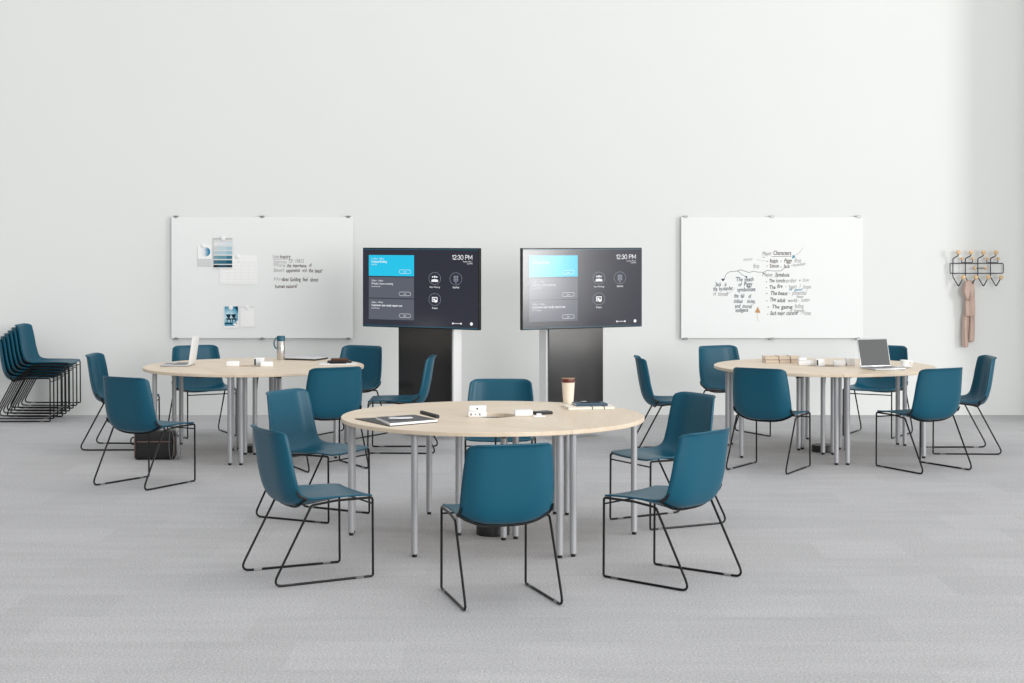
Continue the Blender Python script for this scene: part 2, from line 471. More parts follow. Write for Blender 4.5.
# ------------------------------------------------------------------ whiteboards
def whiteboard(label, x0, x1, z0, z1):
    cx, cz, w, h = (x0+x1)/2, (z0+z1)/2, x1-x0, z1-z0
    t = thing('mounted_whiteboard', label, 'whiteboard', (cx, WALL_Y, cz), 0, 'frameless whiteboards')
    obj('panel', bx((0, -.042, 0), (w, .012, h), .003), M['board'], t)
    for sx in (-.475, 0, .475):
        for sz in (-.5, .5):
            bm = bx((sx*w, -.031, sz*h+math.copysign(.009, sz)), (.045, .04, .012), .002)
            box(bm, (sx*w, -.049, sz*h+math.copysign(.003, sz)), (.03, .006, .022), .002)
            obj('wall_clip', bm, M['clip'], t)
    return t
FY = -.0485
wl = whiteboard('white glass board with pinned papers and a short brown note', -3.476, -1.624, .789, 2.024)
wr = whiteboard('white glass board covered in a handwritten mind map of characters and symbols', 1.726, 3.581, .789, 2.024)
K = 1/97.7
def wb_l(px, py): return ((px-262.05)*K, -(py-277.7)*K)       # board-local metres
def wb_r(px, py): return ((px-772.1)*K, -(py-277.7)*K)
bb = bmesh.new(); bg = bmesh.new()
LINES = []
def ink_lines(bm, m, board, word):
    for k, lb in LINES:
        if k is bm: obj('handwritten_line', lb, m, board)['label'] = word+' handwritten line'
def put(bm, conv, s, px, py, h, wd, **k):
    x, z = conv(px, py)
    n = sum(len(w)*.56+.50 for w in s.split(' '))-.5; size = h*K
    lb = hand(bmesh.new(), s, x, z, size, FY, sx=wd*K/(n*size), **k)
    LINES.append((bm, lb))
put(bg, wb_l, 'Unit', 272.4, 258.2, 4.6, 7); put(bb, wb_l, 'inquiry', 279.8, 258.4, 4.6, 13)
put(bg, wb_l, 'Questions CP. 10&12', 273.3, 262.6, 4.2, 29)
ribbon_xz(bg, [wb_l(273, 259.6), wb_l(290, 259.3)], .003, FY)
put(bg, wb_l, 'What is', 272.8, 266.8, 4.2, 14); put(bb, wb_l, 'the importance of', 286.8, 267, 4.4, 25)
put(bg, wb_l, "Simon's", 273.3, 271.9, 4.4, 12); put(bb, wb_l, 'experience with the beast?', 286, 272.2, 4.6, 37)
put(bg, wb_l, 'How', 273.3, 281, 4.6, 8); put(bb, wb_l, 'does Golding feel about', 282, 281.3, 4.6, 36)
put(bb, wb_l, 'human nature?', 275, 287.8, 4.6, 24)
ink_lines(bb, M['ink_brown'], wl, 'brown'); ink_lines(bg, M['ink_grey'], wl, 'faded grey')
obj('marker_underline', bg, M['ink_grey'], wl); bb.free()

bk, bn, bgr, bbr, bbl, bt = [bmesh.new() for _ in range(6)]
def zc(a, b): return wb_r(705+a/8.035, 240+b/8.035)
def zput(bm, s, a, b, h, wd, **k): put(bm, lambda p, q: wb_r(p, q), s, 705+a/8.035, 240+b/8.035, h/8.035*1.18, wd/8.035, **k)
zput(bbr, 'Major Characters', 460, 122, 34, 235); ribbon_xz(bbr, [zc(462, 140), zc(482, 138)], .004, FY); ribbon_xz(bbr, [zc(535, 134), zc(695, 131)], .004, FY)
zput(bbr, '- Ralph - Piggy', 492, 180, 32, 215); zput(bgr, 'first', 715, 180, 36, 80)
zput(bbr, '- Simon - Jack', 492, 222, 32, 200); zput(bgr, '~hunter', 690, 215, 26, 125, slope=.1)
zput(bgr, 'first', 388, 228, 40, 75); zput(bgr, 'wise', 305, 168, 30, 85)
ribbon_xz(bgr, [zc(415, 155), zc(455, 168), zc(490, 168)], .003, FY)
zput(bk, 'Major Symbols', 460, 290, 32, 220); ribbon_xz(bgr, [zc(540, 298), zc(640, 292)], .003, FY)
for i, (s, g) in enumerate((('- The conch', 'order + law'), ('- The fire', '- heart / hope'), ('- The beast', '- potential'), ('- The adult world', '- outer-'), ('- The game', '- fading'), ('- Each major character', '- loses'))):
    yy = (342, 390, 440, 497, 548, 602)[i]; x0 = (488, 488, 492, 492, 500, 500)[i]; x1 = (640, 640, 665, 740, 690, 760)[i]
    zput(bk, s, x0, yy, 32, x1-x0); zput(bgr, g, x1+5, yy-2, 34, (190, 200, 160, 110, 110, 90)[i])
zput(bgr, 'fear', 735, 462, 24, 70); zput(bgr, 'of meaning', 680, 572, 24, 110)
zput(bbl, 'of good', 675, 408, 22, 100)
ribbon_xz(bn, [zc(632, 232), zc(610, 248), zc(560, 250), zc(500, 245), zc(470, 260), zc(420, 258), zc(390, 250), zc(355, 262), zc(320, 250), zc(285, 240), zc(255, 252), zc(200, 255), zc(175, 270), zc(160, 300), zc(157, 318)], .0042, FY)
ribbon_xz(bn, [zc(265, 250), zc(300, 278), zc(335, 300)], .004, FY)
poly(bn, [(x, FY, z) for x, z in (zc(130, 312), zc(146, 334), zc(162, 312))][::1])
poly(bn, [(x, FY, z) for x, z in (zc(318, 292), zc(338, 308), zc(340, 290))])
for s, a, b, w in (("'Jack is", 82, 368, 100), ('the by-stander', 68, 408, 170)): zput(bn, s, a, b, 34, w)
zput(bgr, 'of himself', 68, 448, 34, 130, slope=.06); ribbon_xz(bgr, [zc(165, 440), zc(215, 415), zc(240, 385)], .003, FY)
for s, a, b, w in (("'The death", 242, 330, 150), ('of Piggy', 268, 368, 120), ('symbolises', 260, 412, 155), ('the fall of', 235, 462, 140), ('civilised society,', 230, 503, 195), ('and moral', 240, 542, 135), ('intelligence', 245, 582, 130)): zput(bn, s, a, b, 34, w)
poly(bbl, [(x, FY, z) for x, z in (zc(697, 152), zc(726, 138), zc(708, 118))]); ribbon_xz(bgr, [zc(715, 130), zc(760, 100), zc(790, 62)], .0035, FY)
poly(bt, [(x, FY, z) for x, z in (zc(400, 582), zc(446, 585), zc(425, 535))]); ribbon_xz(bt, [zc(422, 585), zc(418, 620), zc(430, 652)], .003, FY)
for b_, m_, l_ in ((bk, 'ink_black', 'black'), (bn, 'ink_navy', 'navy'), (bgr, 'ink_grey', 'faded grey'), (bbr, 'ink_brown', 'brown'), (bbl, 'ink_blue', 'blue'), (bt, 'ink_tan', 'tan')):
    ink_lines(b_, M[m_], wr, l_)
    if len(b_.faces): obj('marker_stroke', b_, M[m_], wr)['label'] = l_+' marker arrow or underline'
    else: b_.free()

# papers and magnets on the left board
BX, BZ = (-3.476-1.624)/2, (.789+2.024)/2
FRONT = WALL_Y-.0481
def zp(a, b): x, z = wb_l(195+a/11.38, 230+b/11.38); return x+BX, z+BZ
def zq(a, b): x, z = wb_l(215+a/19.52, 300+b/19.52); return x+BX, z+BZ
def sheet(name, label, cat, c0, c1, lift, m):
    (x0, z1), (x1, z0) = c0, c1
    t = thing(name, label, cat, ((x0+x1)/2, FRONT-lift, (z0+z1)/2), 0, 'papers on the board')
    obj('sheet', bx((0, 0, 0), (x1-x0, .0012, z1-z0)), m, t)
    return t, (x1-x0), (z1-z0)
def magnet(a, b, conv, label, lift=.001, r=.022):
    x, z = conv(a, b)
    bm = lathe(bmesh.new(), [(r, 0), (r, .006), (r*.8, .008), (0, .008)], 24)
    o = obj('round_magnet', bm, M['white'], None, True, loc=(x, FRONT-lift, z), rot=(PI/2, 0, 0))
    tag(o, label, 'magnet', 'magnets on the board')
# calendar first (lowest), then colour chart over it
t, w, h = sheet('calendar_sheet', 'white monthly calendar sheet half under the colour chart', 'paper', zp(285, 290), zp(705, 615), .004, M['paper'])
bm = bmesh.new()
for i in range(6): plane_xz(bm, -w/2+.02+i*(w-.04)/5-.001, -w/2+.02+i*(w-.04)/5+.001, -h/2+.015, h/2-.075, -.0009)
for i in range(7): plane_xz(bm, -w/2+.02, w/2-.02, -h/2+.015+i*(h-.09)/6-.001, -h/2+.015+i*(h-.09)/6+.001, -.0010)
obj('grid_print', bm, M['line'], t)
bm = bmesh.new()
for i, s in enumerate('MTWTF'): text(bm, s, -w/2+.02+(i+.5)*(w-.04)/5, h/2-.071, .014, -.0010, 'CENTER')
obj('heading_print', bm, M['ink_grey'], t)
t, w, h = sheet('colour_chart', 'tall colour chart sheet with rows from pale grey to dark teal', 'paper', zp(212, 92), zp(428, 435), .010, M['paper_grey'])
rows = [(('236', '236', '234'), (228, 234, 238), (218, 230, 235)), ((212, 217, 218), (196, 217, 224), (176, 210, 222)), ((190, 208, 212), (182, 210, 220), (160, 198, 210)),
        ((124, 162, 174), (108, 156, 170), (60, 126, 146)), ((74, 114, 130), (60, 110, 128), (30, 94, 114)), ((10, 12, 15), (30, 74, 98), (10, 50, 70))]
ys = [(142, 178), (192, 228), (242, 278), (294, 330), (344, 386), (398, 424)]
for (y0, y1), cols in zip(ys, rows):
    for (xa, xb), c in zip(((.012, .25), (.25, .70), (.70, .988)), cols):
        c = tuple(int(v) for v in c)
        bm = plane_xz(bmesh.new(), -w/2+xa*w, -w/2+xb*w, h/2-(y1-92)/343*h, h/2-(y0-92)/343*h, -.0009)
        obj('colour_swatch', bm, flat('swatch_%d_%d_%d' % c, c), t)
obj('top_strip', plane_xz(bmesh.new(), -w/2, w/2, h/2-.017, h/2, -.0009), flat('strip_grey', (196, 197, 197)), t)
t, w, h = sheet('moon_card', 'small white card with a blue moon-like disc print', 'card', zp(36, 180), zp(190, 412), .006, M['paper'])
obj('grey_band', plane_xz(bmesh.new(), -w/2, w/2, -h/2, -h/2+h*.36, -.0009), flat('band_grey', (216, 217, 218)), t)
r = 52/11.38*K; mcx, mcz = 12/11.38*K, h*.5-70/11.38*K
mm = bpy.data.materials.new('moon_print'); mm.use_nodes = True; nt = mm.node_tree; b_ = nt.nodes['Principled BSDF']
tc = nt.nodes.new('ShaderNodeTexCoord'); sp = nt.nodes.new('ShaderNodeSeparateXYZ'); cr = nt.nodes.new('ShaderNodeValToRGB'); nz = nt.nodes.new('ShaderNodeTexNoise'); nz.inputs['Scale'].default_value = 40
mr = nt.nodes.new('ShaderNodeMapRange'); mr.inputs['From Min'].default_value = mcx-r; mr.inputs['From Max'].default_value = mcx+r
ad = nt.nodes.new('ShaderNodeMath'); ad.operation = 'MULTIPLY_ADD'; ad.inputs[1].default_value = .35
nt.links.new(tc.outputs['Object'], sp.inputs[0]); nt.links.new(sp.outputs['X'], mr.inputs['Value']); nt.links.new(tc.outputs['Object'], nz.inputs['Vector'])
nt.links.new(nz.outputs['Fac'], ad.inputs[0]); nt.links.new(mr.outputs['Result'], ad.inputs[2]); nt.links.new(ad.outputs[0], cr.inputs['Fac'])
e = cr.color_ramp.elements; e[0].position = .45; e[0].color = (*lin((236, 240, 242)), 1); e[1].position = .95; e[1].color = (*lin((30, 134, 172)), 1)
nt.links.new(cr.outputs['Color'], b_.inputs['Base Color']); b_.inputs['Roughness'].default_value = .8
obj('moon_print', disc_xz(bmesh.new(), mcx, mcz, r, -.0009), mm, t)
# chair photo
t, w, h = sheet('photo_print', 'blue photo print showing two dark chairs', 'photo', zq(182, 118), zq(458, 540), .006, M['paper'])
pm = bpy.data.materials.new('photo_blue'); pm.use_nodes = True; nt = pm.node_tree; b_ = nt.nodes['Principled BSDF']; b_.inputs['Roughness'].default_value = .6
tc = nt.nodes.new('ShaderNodeTexCoord'); gr = nt.nodes.new('ShaderNodeTexGradient'); gr.gradient_type = 'SPHERICAL'; mp = nt.nodes.new('ShaderNodeMapping'); mp.inputs['Scale'].default_value = (7, 7, 7); mp.inputs['Location'].default_value = (.15, 0, -.05)
cr = nt.nodes.new('ShaderNodeValToRGB'); nt.links.new(tc.outputs['Object'], mp.inputs['Vector']); nt.links.new(mp.outputs['Vector'], gr.inputs['Vector']); nt.links.new(gr.outputs['Fac'], cr.inputs['Fac']); nt.links.new(cr.outputs['Color'], b_.inputs['Base Color'])
e = cr.color_ramp.elements; e[0].position = 0.; e[0].color = (*lin((24, 92, 122)), 1); e[1].position = .75; e[1].color = (*lin((190, 228, 240)), 1); q = e.new(.35); q.color = (*lin((70, 158, 190)), 1)
obj('photo_field', plane_xz(bmesh.new(), -w/2+.004, w/2-.004, -h/2+h*.09, h/2-.003, -.0009), pm, t)
bm = bmesh.new(); poly(bm, [(w*.12, -.0012, -h*.36), (w*.49, -.0012, -h*.45), (w*.49, -.0012, -h*.14), (w*.3, -.0012, -h*.24)])
obj('pale_floor', bm, M['paper'], t)
bm = bmesh.new(); poly(bm, [(w*.2, -.0011, h*.49), (w*.485, -.0011, h*.49), (w*.485, -.0011, h*.2)][::-1])
poly(bm, [(-w*.48, -.0011, -h*.32), (w*.1, -.0011, -h*.34), (w*.1, -.0011, -h*.29), (-w*.2, -.0011, -h*.25), (-w*.48, -.0011, -h*.27)])
obj('shade_print', bm, flat('shade_blue', (16, 70, 96)), t)
bm = bmesh.new()
for cx_, s_ in ((-.17, 1), (.2, 1)):
    def pp(a, b_): return (cx_*w+a*w*1.35, -.0014, b_*h*1.15)
    poly(bm, [pp(-.17, .10), pp(.10, .12), pp(.07, .0), pp(-.05, -.04)])
    poly(bm, [pp(-.14, -.05), pp(.14, -.06), pp(.13, -.11), pp(-.12, -.11)])
    for lx in (-.08, .08): poly(bm, [pp(lx-.02, -.1), pp(lx+.025, -.1), pp(lx*1.4+.02, -.3), pp(lx*1.4-.01, -.3)])
    poly(bm, [pp(-.03, -.02), pp(.05, -.02), pp(.06, -.08), pp(-.03, -.08)])
obj('chair_print', bm, M['fig_dark'], t)
t, w, h = sheet('blank_card', 'blank white card beside the blue photo', 'card', zq(500, 132), zq(772, 520), .006, M['paper'])
obj('top_strip', plane_xz(bmesh.new(), -w/2, w/2, h/2-.006, h/2, -.0009), flat('strip_grey2', (200, 201, 201)), t)
magnet(322, 98, zp, 'round white magnet at the top of the colour chart', .0115)
magnet(98, 184, zp, 'round white magnet on the moon card', .0075, .019)
magnet(483, 300, zp, 'round white magnet on the calendar sheet', .0055)
magnet(312, 150, zq, 'round white magnet on the blue photo print', .008)
magnet(622, 145, zq, 'round white magnet on the blank card', .0075)

# ------------------------------------------------------------------ display stands
SW, SH = 1.273, .728
def thin_clock(bm, x, z, h, y):        # slim strokes: 12:30 PM
    arc = lambda cx, cz, rx, rz, a, b, n=12: [(cx+rx*math.cos(math.radians(a+(b-a)*k/n)), cz+rz*math.sin(math.radians(a+(b-a)*k/n))) for k in range(n+1)]
    G = {'1': [[(.02, .8), (.2, 1), (.2, 0)]], '2': [arc(.27, .72, .25, .28, 170, -35)+[(.02, 0), (.55, 0)]], ':': [[(.08, .62), (.08, .70)], [(.08, .05), (.08, .13)]],
         '3': [arc(.25, .75, .24, .25, 160, -90), arc(.25, .26, .27, .26, 90, -165)], '0': [arc(.3, .5, .28, .5, 0, 360, 20)],
         'P': [[(.03, 0), (.03, 1), (.3, 1)]+arc(.3, .74, .26, .26, 90, -90)+[(.03, .48)]], 'M': [[(.03, 0), (.03, 1), (.42, .25), (.81, 1), (.81, 0)]]}
    adv = {'1': .36, '2': .66, ':': .26, '3': .64, '0': .72, ' ': .36, 'P': .72, 'M': .9}
    cx = 0; sx = h*1.22
    for c in '12:30 PM':
        for st in G.get(c, []): ribbon_xz(bm, [(x+(cx+p)*sx, z+q*h) for p, q in st], .0050, y)
        cx += adv[c]
def display(label, x, y, rotz, shift):
    t = thing('display_stand', label, 'display', (x, y, 0), rotz, 'meeting displays on stands')
    # local: front faces -y ; screen front plane at y=0
    obj('column', bx((shift, .09+.075, .535), (.61, .13, .92), .004), M['stand_white'], t)
    obj('column_panel', bx((shift, .09, .54), (.577, .022, .93), .003), M['stand_black'], t)
    obj('plinth', bx((shift, .205, .04), (.12, .05, .08), .003), M['stand_white'], t)
    obj('wall_mount', bx((0, .07, 1.35), (.5, .06, .4), .005), M['bezel'], t)
    obj('bezel', bx((0, .021, 1.3600), (SW, .040, SH), .004), M['bezel'], t)
    y0 = -.0002; X0, Z1 = -SW/2+.008, 1.3600+SH/2-.008; W, Hh = SW-.016, SH-.016
    s = obj('screen', bx((0, .0012, 1.3600), (W, .003, Hh)), M['screen'], t)
    U = lambda u: X0+u*W
    V = lambda v: Z1-v*Hh
    for va, vb in ((.014, .004), (.996, .986)): obj('edge_light', plane_xz(bmesh.new(), U(0), U(1), V(va), V(vb), -.001), M['ui_teal'], s)
    cards = [('card_cyan', .083, .352, '11:30am - 1:30pm', 'Campus Briefing', 'Alex Hall'), ('card_grey', .366, .634, '2:00pm - 3:00pm', 'Weekly status meeting', 'Susan Harrison'), ('card_grey', .645, .912, '4:00pm - 5:00pm', 'Customer user study report out', 'Brian Thomas')]
    for m_, v0, v1, a, b, c in cards:
        o = obj('agenda_card', plane_xz(bmesh.new(), U(.05), U(.452), V(v1), V(v0), -.0011), M[m_], s)
        if m_ == 'card_cyan': o['label'] = 'cyan agenda card'
        bm = bmesh.new()
        text(bm, a, U(.074), V(v0+.056), .020, -.0020, sx=.95)
        text(bm, b, U(.074), V(v0+.097), .0275, -.0020, sx=.93, bold=.0005)
        text(bm, c, U(.074), V(v0+.130), .016, -.0020)
        obj('agenda_text', bm, M['ui_white'], s); bm = bmesh.new()
        text(bm, 'Join', U(.3725), V(v0+.220), .018, -.0020, 'CENTER')
        # pill outline
        xa, xb, zz, rr = U(.335), U(.410), V(v0+.211), .0165
        for zs in (-1, 1): plane_xz(bm, xa, xb, zz+zs*rr-.0012, zz+zs*rr+.0012, -.0020)
        disc_xz(bm, xa, zz, rr+.0012, -.0020, 12, rr-.0012, PI/2, 3*PI/2); disc_xz(bm, xb, zz, rr+.0012, -.0020, 12, rr-.0012, -PI/2, PI/2)
        obj('join_button', bm, M['ui_white'], s)
    bm = bmesh.new()
    thin_clock(bm, U(.782), V(.132), .038, -.0012)
    text(bm, 'Sunday, May 1', U(.953), V(.166), .0175, -.0012, 'RIGHT'); text(bm, '2:30 PM', U(.953), V(.192), .0175, -.0012, 'RIGHT')
    obj('clock_text', bm, M['ui_white'], s)
    for u, v, nm in ((.632, .375, 'New Meeting'), (.813, .375, 'Dial Pad'), (.632, .640, 'Project')):
        cx, cz = U(u), V(v)
        obj('icon_ring', disc_xz(bmesh.new(), cx, cz, .0655, -.0012, 36, .0625, ez=.85), M['ui_dim'], s)
        bm = bmesh.new(); yy = -.0012
        if nm == 'New Meeting':
            for dx, k in ((-.022, .8), (.022, .8), (0, 1)):
                disc_xz(bm, cx+dx, cz+.012*k+.004, .0095*k, yy-.0003*k, 14)
                disc_xz(bm, cx+dx, cz-.022, .018*k, yy-.0003*k, 14, 0, 0, PI); plane_xz(bm, cx+dx-.018*k, cx+dx+.018*k, cz-.03, cz-.021, yy-.0004*k)
        elif nm == 'Dial Pad':
            for i in range(3):
                for j in range(4): plane_xz(bm, cx-.024+i*.018, cx-.012+i*.018, cz+.018-j*.014, cz+.028-j*.014, yy)
            plane_xz(bm, cx-.006, cx+.006, cz-.04, cz-.03, yy)
        else:
            for p in ((-.030, .030, .014, .022), (-.030, .030, -.022, -.015), (-.030, -.022, -.022, .022), (.022, .030, -.022, .022), (-.016, .004, -.010, .008)): plane_xz(bm, cx+p[0], cx+p[1], cz+p[2], cz+p[3], yy)
            disc_xz(bm, cx+.012, cz-.016, .013, yy-.0003, 16)
        obj('icon_symbol', bm, M['ui_dim'] if nm == 'Dial Pad' else M['ui_white'], s)
        bm = text(bmesh.new(), nm, cx, V(v+.118), .0215, -.0012, 'CENTER', sx=.92, bold=.0003)
        obj('icon_caption', bm, M['ui_white'], s)
    bm = bmesh.new()
    for u in (.787, .856): disc_xz(bm, U(u), V(.935), .0085, -.0012, 14)
    plane_xz(bm, U(.787), U(.856), V(.938), V(.932), -.0013)
    obj('page_slider', bm, M['ui_white'], s)
    obj('round_button', disc_xz(bmesh.new(), U(.944), V(.935), .0150, -.0012, 20), M['ui_white'], s)
    return t
TA = math.atan2(.66, 1.083)
display('meeting display stand left of the other, black column, dark clear screen', -.836, 15.47, -TA, 0.)
display('meeting display stand with pale reflections over its cyan card and grey-looking column', .645, 15.47, TA-math.radians(2.0), -.026)

# ------------------------------------------------------------------ coat rack and scarf
t = thing('coat_rack', 'dark wire coat rack with round wooden knobs on the wall', 'coat rack', (4.74, WALL_Y, 1.5))
def cr_(x, z, d): return (x-4.73, -d, z-1.5)
bm = tube(bmesh.new(), fillet([cr_(4.46, 1.451, .045), cr_(5.003, 1.451, .045), cr_(5.003, 1.553, .045), cr_(4.46, 1.553, .045)], .018, 5, True), .0050, 8, True)
for a in (4.545, 4.92): tube(bm, [cr_(a, 1.553, .045), cr_(a, 1.553, .0)], .0035, 8); tube(bm, [cr_(a, 1.451, .045), cr_(a, 1.451, 0)], .0035, 8)
obj('wire_frame', bm, M['wire'], t, True)
for i, x in enumerate((4.487, 4.614, 4.741, 4.870)):
    kx, lx = x+.036, x+.086
    obj('hook', tube(bmesh.new(), fillet([cr_(kx, 1.655, .13), cr_(kx, 1.632, .125), cr_(x, 1.602, .055), cr_(x, 1.414, .052), cr_(x+.045, 1.320, .10), cr_(lx, 1.41, .13)], [0, .015, .02, .02, .008, 0], 5), .0056, 8), M['wire'], t, True)
    obj('knob', ball(bmesh.new(), cr_(kx, 1.664, .13), .0245), M['knob'], t, True)
    obj('knob', ball(bmesh.new(), cr_(lx, 1.412, .13), .0245), M['knob'], t, True)
for xa, xb in ((4.573, 4.684), (4.829, 4.942)):
    obj('small_hook', tube(bmesh.new(), fillet([cr_(xa, 1.6, .075), cr_(xa, 1.561, .060), cr_(xb, 1.561, .060), cr_(xb, 1.6, .075)], .01, 4), .0042, 8), M['wire'], t, True)
    for a in (xa, xb): obj('knob', ball(bmesh.new(), cr_(a, 1.602, .075), .0175), M['knob'], t, True)
obj('small_hook', tube(bmesh.new(), [cr_(4.706, 1.504, .062), cr_(4.813, 1.504, .062)], .0042, 8), M['wire'], t, True)
for a in (4.704, 4.815): obj('knob', ball(bmesh.new(), cr_(a, 1.504, .07), .0175), M['knob'], t, True)

def cloth_strip(bm, rows, nfold, amp, seed, n=26):      # rows of (x0, x1, z, depth, thickness) : a folded hanging strip, closed section
    rs = []
    rnd = random.Random(seed); ph = rnd.uniform(0, 6)
    for i, (x0, x1, z, d, th) in enumerate(rows):
        ring = []
        for k in range(n):
            a = 2*PI*k/n; cx = (x0+x1)/2; w = (x1-x0)/2
            cs, sn = math.cos(a), math.sin(a)
            u = math.copysign(abs(cs)**.7, cs)
            fold = amp*math.sin(u*nfold*PI+ph+z*4)+amp*.5*math.sin(u*nfold*2.3*PI+z*9)
            ring.append(bm.verts.new((cx+w*u, -d+(-th*math.copysign(abs(sn)**.8, sn))+fold*(1 if sn > 0 else .5), z+.006*math.sin(u*5+ph))))
        rs.append(ring)
    for A, B in zip(rs, rs[1:]):
        for k in range(n): bm.faces.new((A[k], A[(k+1) % n], B[(k+1) % n], B[k]))
    bm.faces.new(rs[0]); bm.faces.new(rs[-1][::-1])
    bmesh.ops.recalc_face_normals(bm, faces=bm.faces)
    return bm
t = thing('hanging_scarf', 'dusty pink knotted scarf hanging from the second hook of the coat rack', 'scarf', (4.648, WALL_Y, 1.32))
def S(rows): return [(a-4.64, b-4.64, z-1.32, d, th) for a, b, z, d, th in rows]
obj('knot', cloth_strip(bmesh.new(), S([(4.622, 4.652, 1.380, .075, .012), (4.598, 4.672, 1.365, .085, .022), (4.590, 4.695, 1.34, .09, .028), (4.580, 4.697, 1.31, .095, .032), (4.570, 4.690, 1.28, .10, .034), (4.574, 4.682, 1.25, .105, .034), (4.592, 4.668, 1.215, .105, .028), (4.610, 4.652, 1.19, .10, .018), (4.622, 4.642, 1.18, .10, .01)]), 1.5, .006, 3), M['scarf'], t, True)
obj('loose_loop', cloth_strip(bmesh.new(), S([(4.655, 4.692, 1.375, .07, .012), (4.650, 4.704, 1.33, .075, .02), (4.640, 4.704, 1.25, .075, .022), (4.600, 4.706, 1.18, .08, .024), (4.598, 4.708, 1.10, .085, .026), (4.600, 4.708, 1.04, .085, .026), (4.604, 4.706, 1.018, .085, .022)]), 2, .007, 5), M['scarf'], t, True)
obj('tail', cloth_strip(bmesh.new(), S([(4.600, 4.668, 1.06, .06, .016), (4.585, 4.650, 1.0, .06, .02), (4.580, 4.644, .90, .06, .022), (4.578, 4.640, .80, .06, .022), (4.580, 4.645, .74, .06, .022), (4.583, 4.640, .703, .06, .018)]), 1.5, .006, 8), M['scarf'], t, True)
obj('tail', cloth_strip(bmesh.new(), S([(4.645, 4.707, 1.06, .055, .016), (4.655, 4.710, 1.0, .055, .02), (4.652, 4.710, .90, .055, .022), (4.648, 4.706, .80, .055, .02), (4.650, 4.703, .755, .055, .016)]), 1.5, .005, 9), M['scarf'], t, True)

# ------------------------------------------------------------------ bag
t = thing('holdall_bag', 'black leather bag with tan trim and shoulder straps on the floor behind a chair', 'bag', (-2.93, 14.06, 0), math.radians(4))
obj('body', bx((0, 0, .115), (.33, .16, .23), .028, None, 4), M['black'], t, True)
obj('flap', bx((0, -.078, .185), (.30, .02, .085), .008, None, 3), M['black'], t, True)
obj('zip_trim', bx((0, -.087, .150), (.28, .008, .010), .002), M['tan'], t)
for sx in (-1, 1): obj('side_trim', bx((sx*.158, -.05, .11), (.012, .05, .17), .006), M['tan'], t, True)
obj('handle', tube(bmesh.new(), fillet([(-.08, -.04, .225), (-.075, -.045, .275), (.075, -.045, .275), (.08, -.04, .225)], .04, 5), .008, 8), M['black'], t, True)
bm = bmesh.new()
for (xa, xb, yy) in ((.12, .16, -.09), (.175, .215, -.05)):
    prev = None
    for k in range(17):
        a = 2*PI*k/16; p = Vector(((xa+xb)/2+(xb-xa)/2*math.cos(a), yy, .128+.122*math.sin(a)))
        pr = [bm.verts.new(p+Vector((0, -.014, 0))), bm.verts.new(p+Vector((0, .014, 0)))]
        if prev: bm.faces.new((prev[0], prev[1], pr[1], pr[0]))
        prev = pr
o = obj('shoulder_strap', bm, M['strap'], t, True); md = o.modifiers.new('thickness', 'SOLIDIFY'); md.thickness = .003
obj('strap_ring', tube(bmesh.new(), [(-.178+.02*math.cos(2*PI*k/16), -.02, .15+.03*math.sin(2*PI*k/16)) for k in range(16)], .006, 8, True), M['black_plastic'], t, True)

# ------------------------------------------------------------------ objects on the tables
def adapter(label, x, y, z, s=(.112, .08, .048), rz=0., slots=1, group='white charging blocks'):
    t = thing('charging_block', label, 'charger', (x, y, z), rz, group)
    obj('case', bx((0, 0, s[2]/2), s, .006, None, 3), M['white'], t, True)
    if slots == 0: return
    bm = bmesh.new()
    if slots < 0: box(bm, (-s[0]*.5+.012, -s[1]/2-.0002, s[2]*.5), (.014, .0016, s[2]*.78))
    for i in range(slots):
        if slots == 1: disc_xz(bm, 0, s[2]/2, .0055, -s[1]/2-.0006, 12)
        else: box(bm, (-s[0]*.34+i*s[0]*.24, -s[1]/2-.0002, s[2]*.5), (.007, .0012, .013 if i % 2 == 0 else .007))
    obj('socket', bm, M['band'] if slots > 0 else M['black_plastic'], t)
# front table
cbz = TOP
t = thing('clipboard_folder', 'black folder opened flat near the left edge of the front table', 'folder', (-.69, 10.18, TOP), 0)
bm = bmesh.new(); 
pts = [(-.945+.69, 10.275-10.18), (-.60+.69, 10.42-10.18), (-.44+.69, 10.09-10.18), (-.705+.69, 9.868-10.18)]
def slab(pts, z0, z1):
    bm = bmesh.new(); a = [bm.verts.new((x, y, z0)) for x, y in pts]; b = [bm.verts.new((x, y, z1)) for x, y in pts]
    bm.faces.new(a[::-1]); bm.faces.new(b); n = len(pts)
    for i in range(n): bm.faces.new((a[i], a[(i+1) % n], b[(i+1) % n], b[i]))
    bmesh.ops.recalc_face_normals(bm, faces=bm.faces); return bm
obj('cover', slab(pts, 0, .004), M['black'], t)
obj('rolled_flap', tube(bmesh.new(), [(-.548+.69, 10.37-10.18, .031), (-.440+.69, 10.125-10.18, .031)], .0125, 14), M['black'], t, True)
bmp = slab([(-.815+.69, 10.235-10.18), (-.705+.69, 9.888-10.18), (-.440+.69, 10.10-10.18), (-.585+.69, 10.37-10.18)], .004, .016)
o = obj('writing_pad', bmp, M['paper'], t)
o = obj('pad_cover', slab([(-.808+.69, 10.225-10.18), (-.703+.69, 9.902-10.18), (-.448+.69, 10.10-10.18), (-.590+.69, 10.36-10.18)], .0161, .0185), M['grey_page'], t)
def pen(label, p0, p1, z, m, r=.006):
    d = Vector((p1[0]-p0[0], p1[1]-p0[1], 0)); L = d.length; a = math.atan2(d.y, d.x)
    t = thing('pen', label, 'pen', (p0[0], p0[1], z), a)
    obj('barrel', tube(bmesh.new(), [(0, 0, r), (.006, 0, r), (L*.9, 0, r), (L, 0, r)], [r*.7, r, r, r*.3], 10), m, t, True)
    obj('clip', bx((L*.15, 0, 2*r+.001), (L*.28, .003, .002)), M['silver'], t)
pen('silver pen lying on the black folder', (-.725, 10.06), (-.585, 10.10), TOP+.0186, M['silver'], .0075)
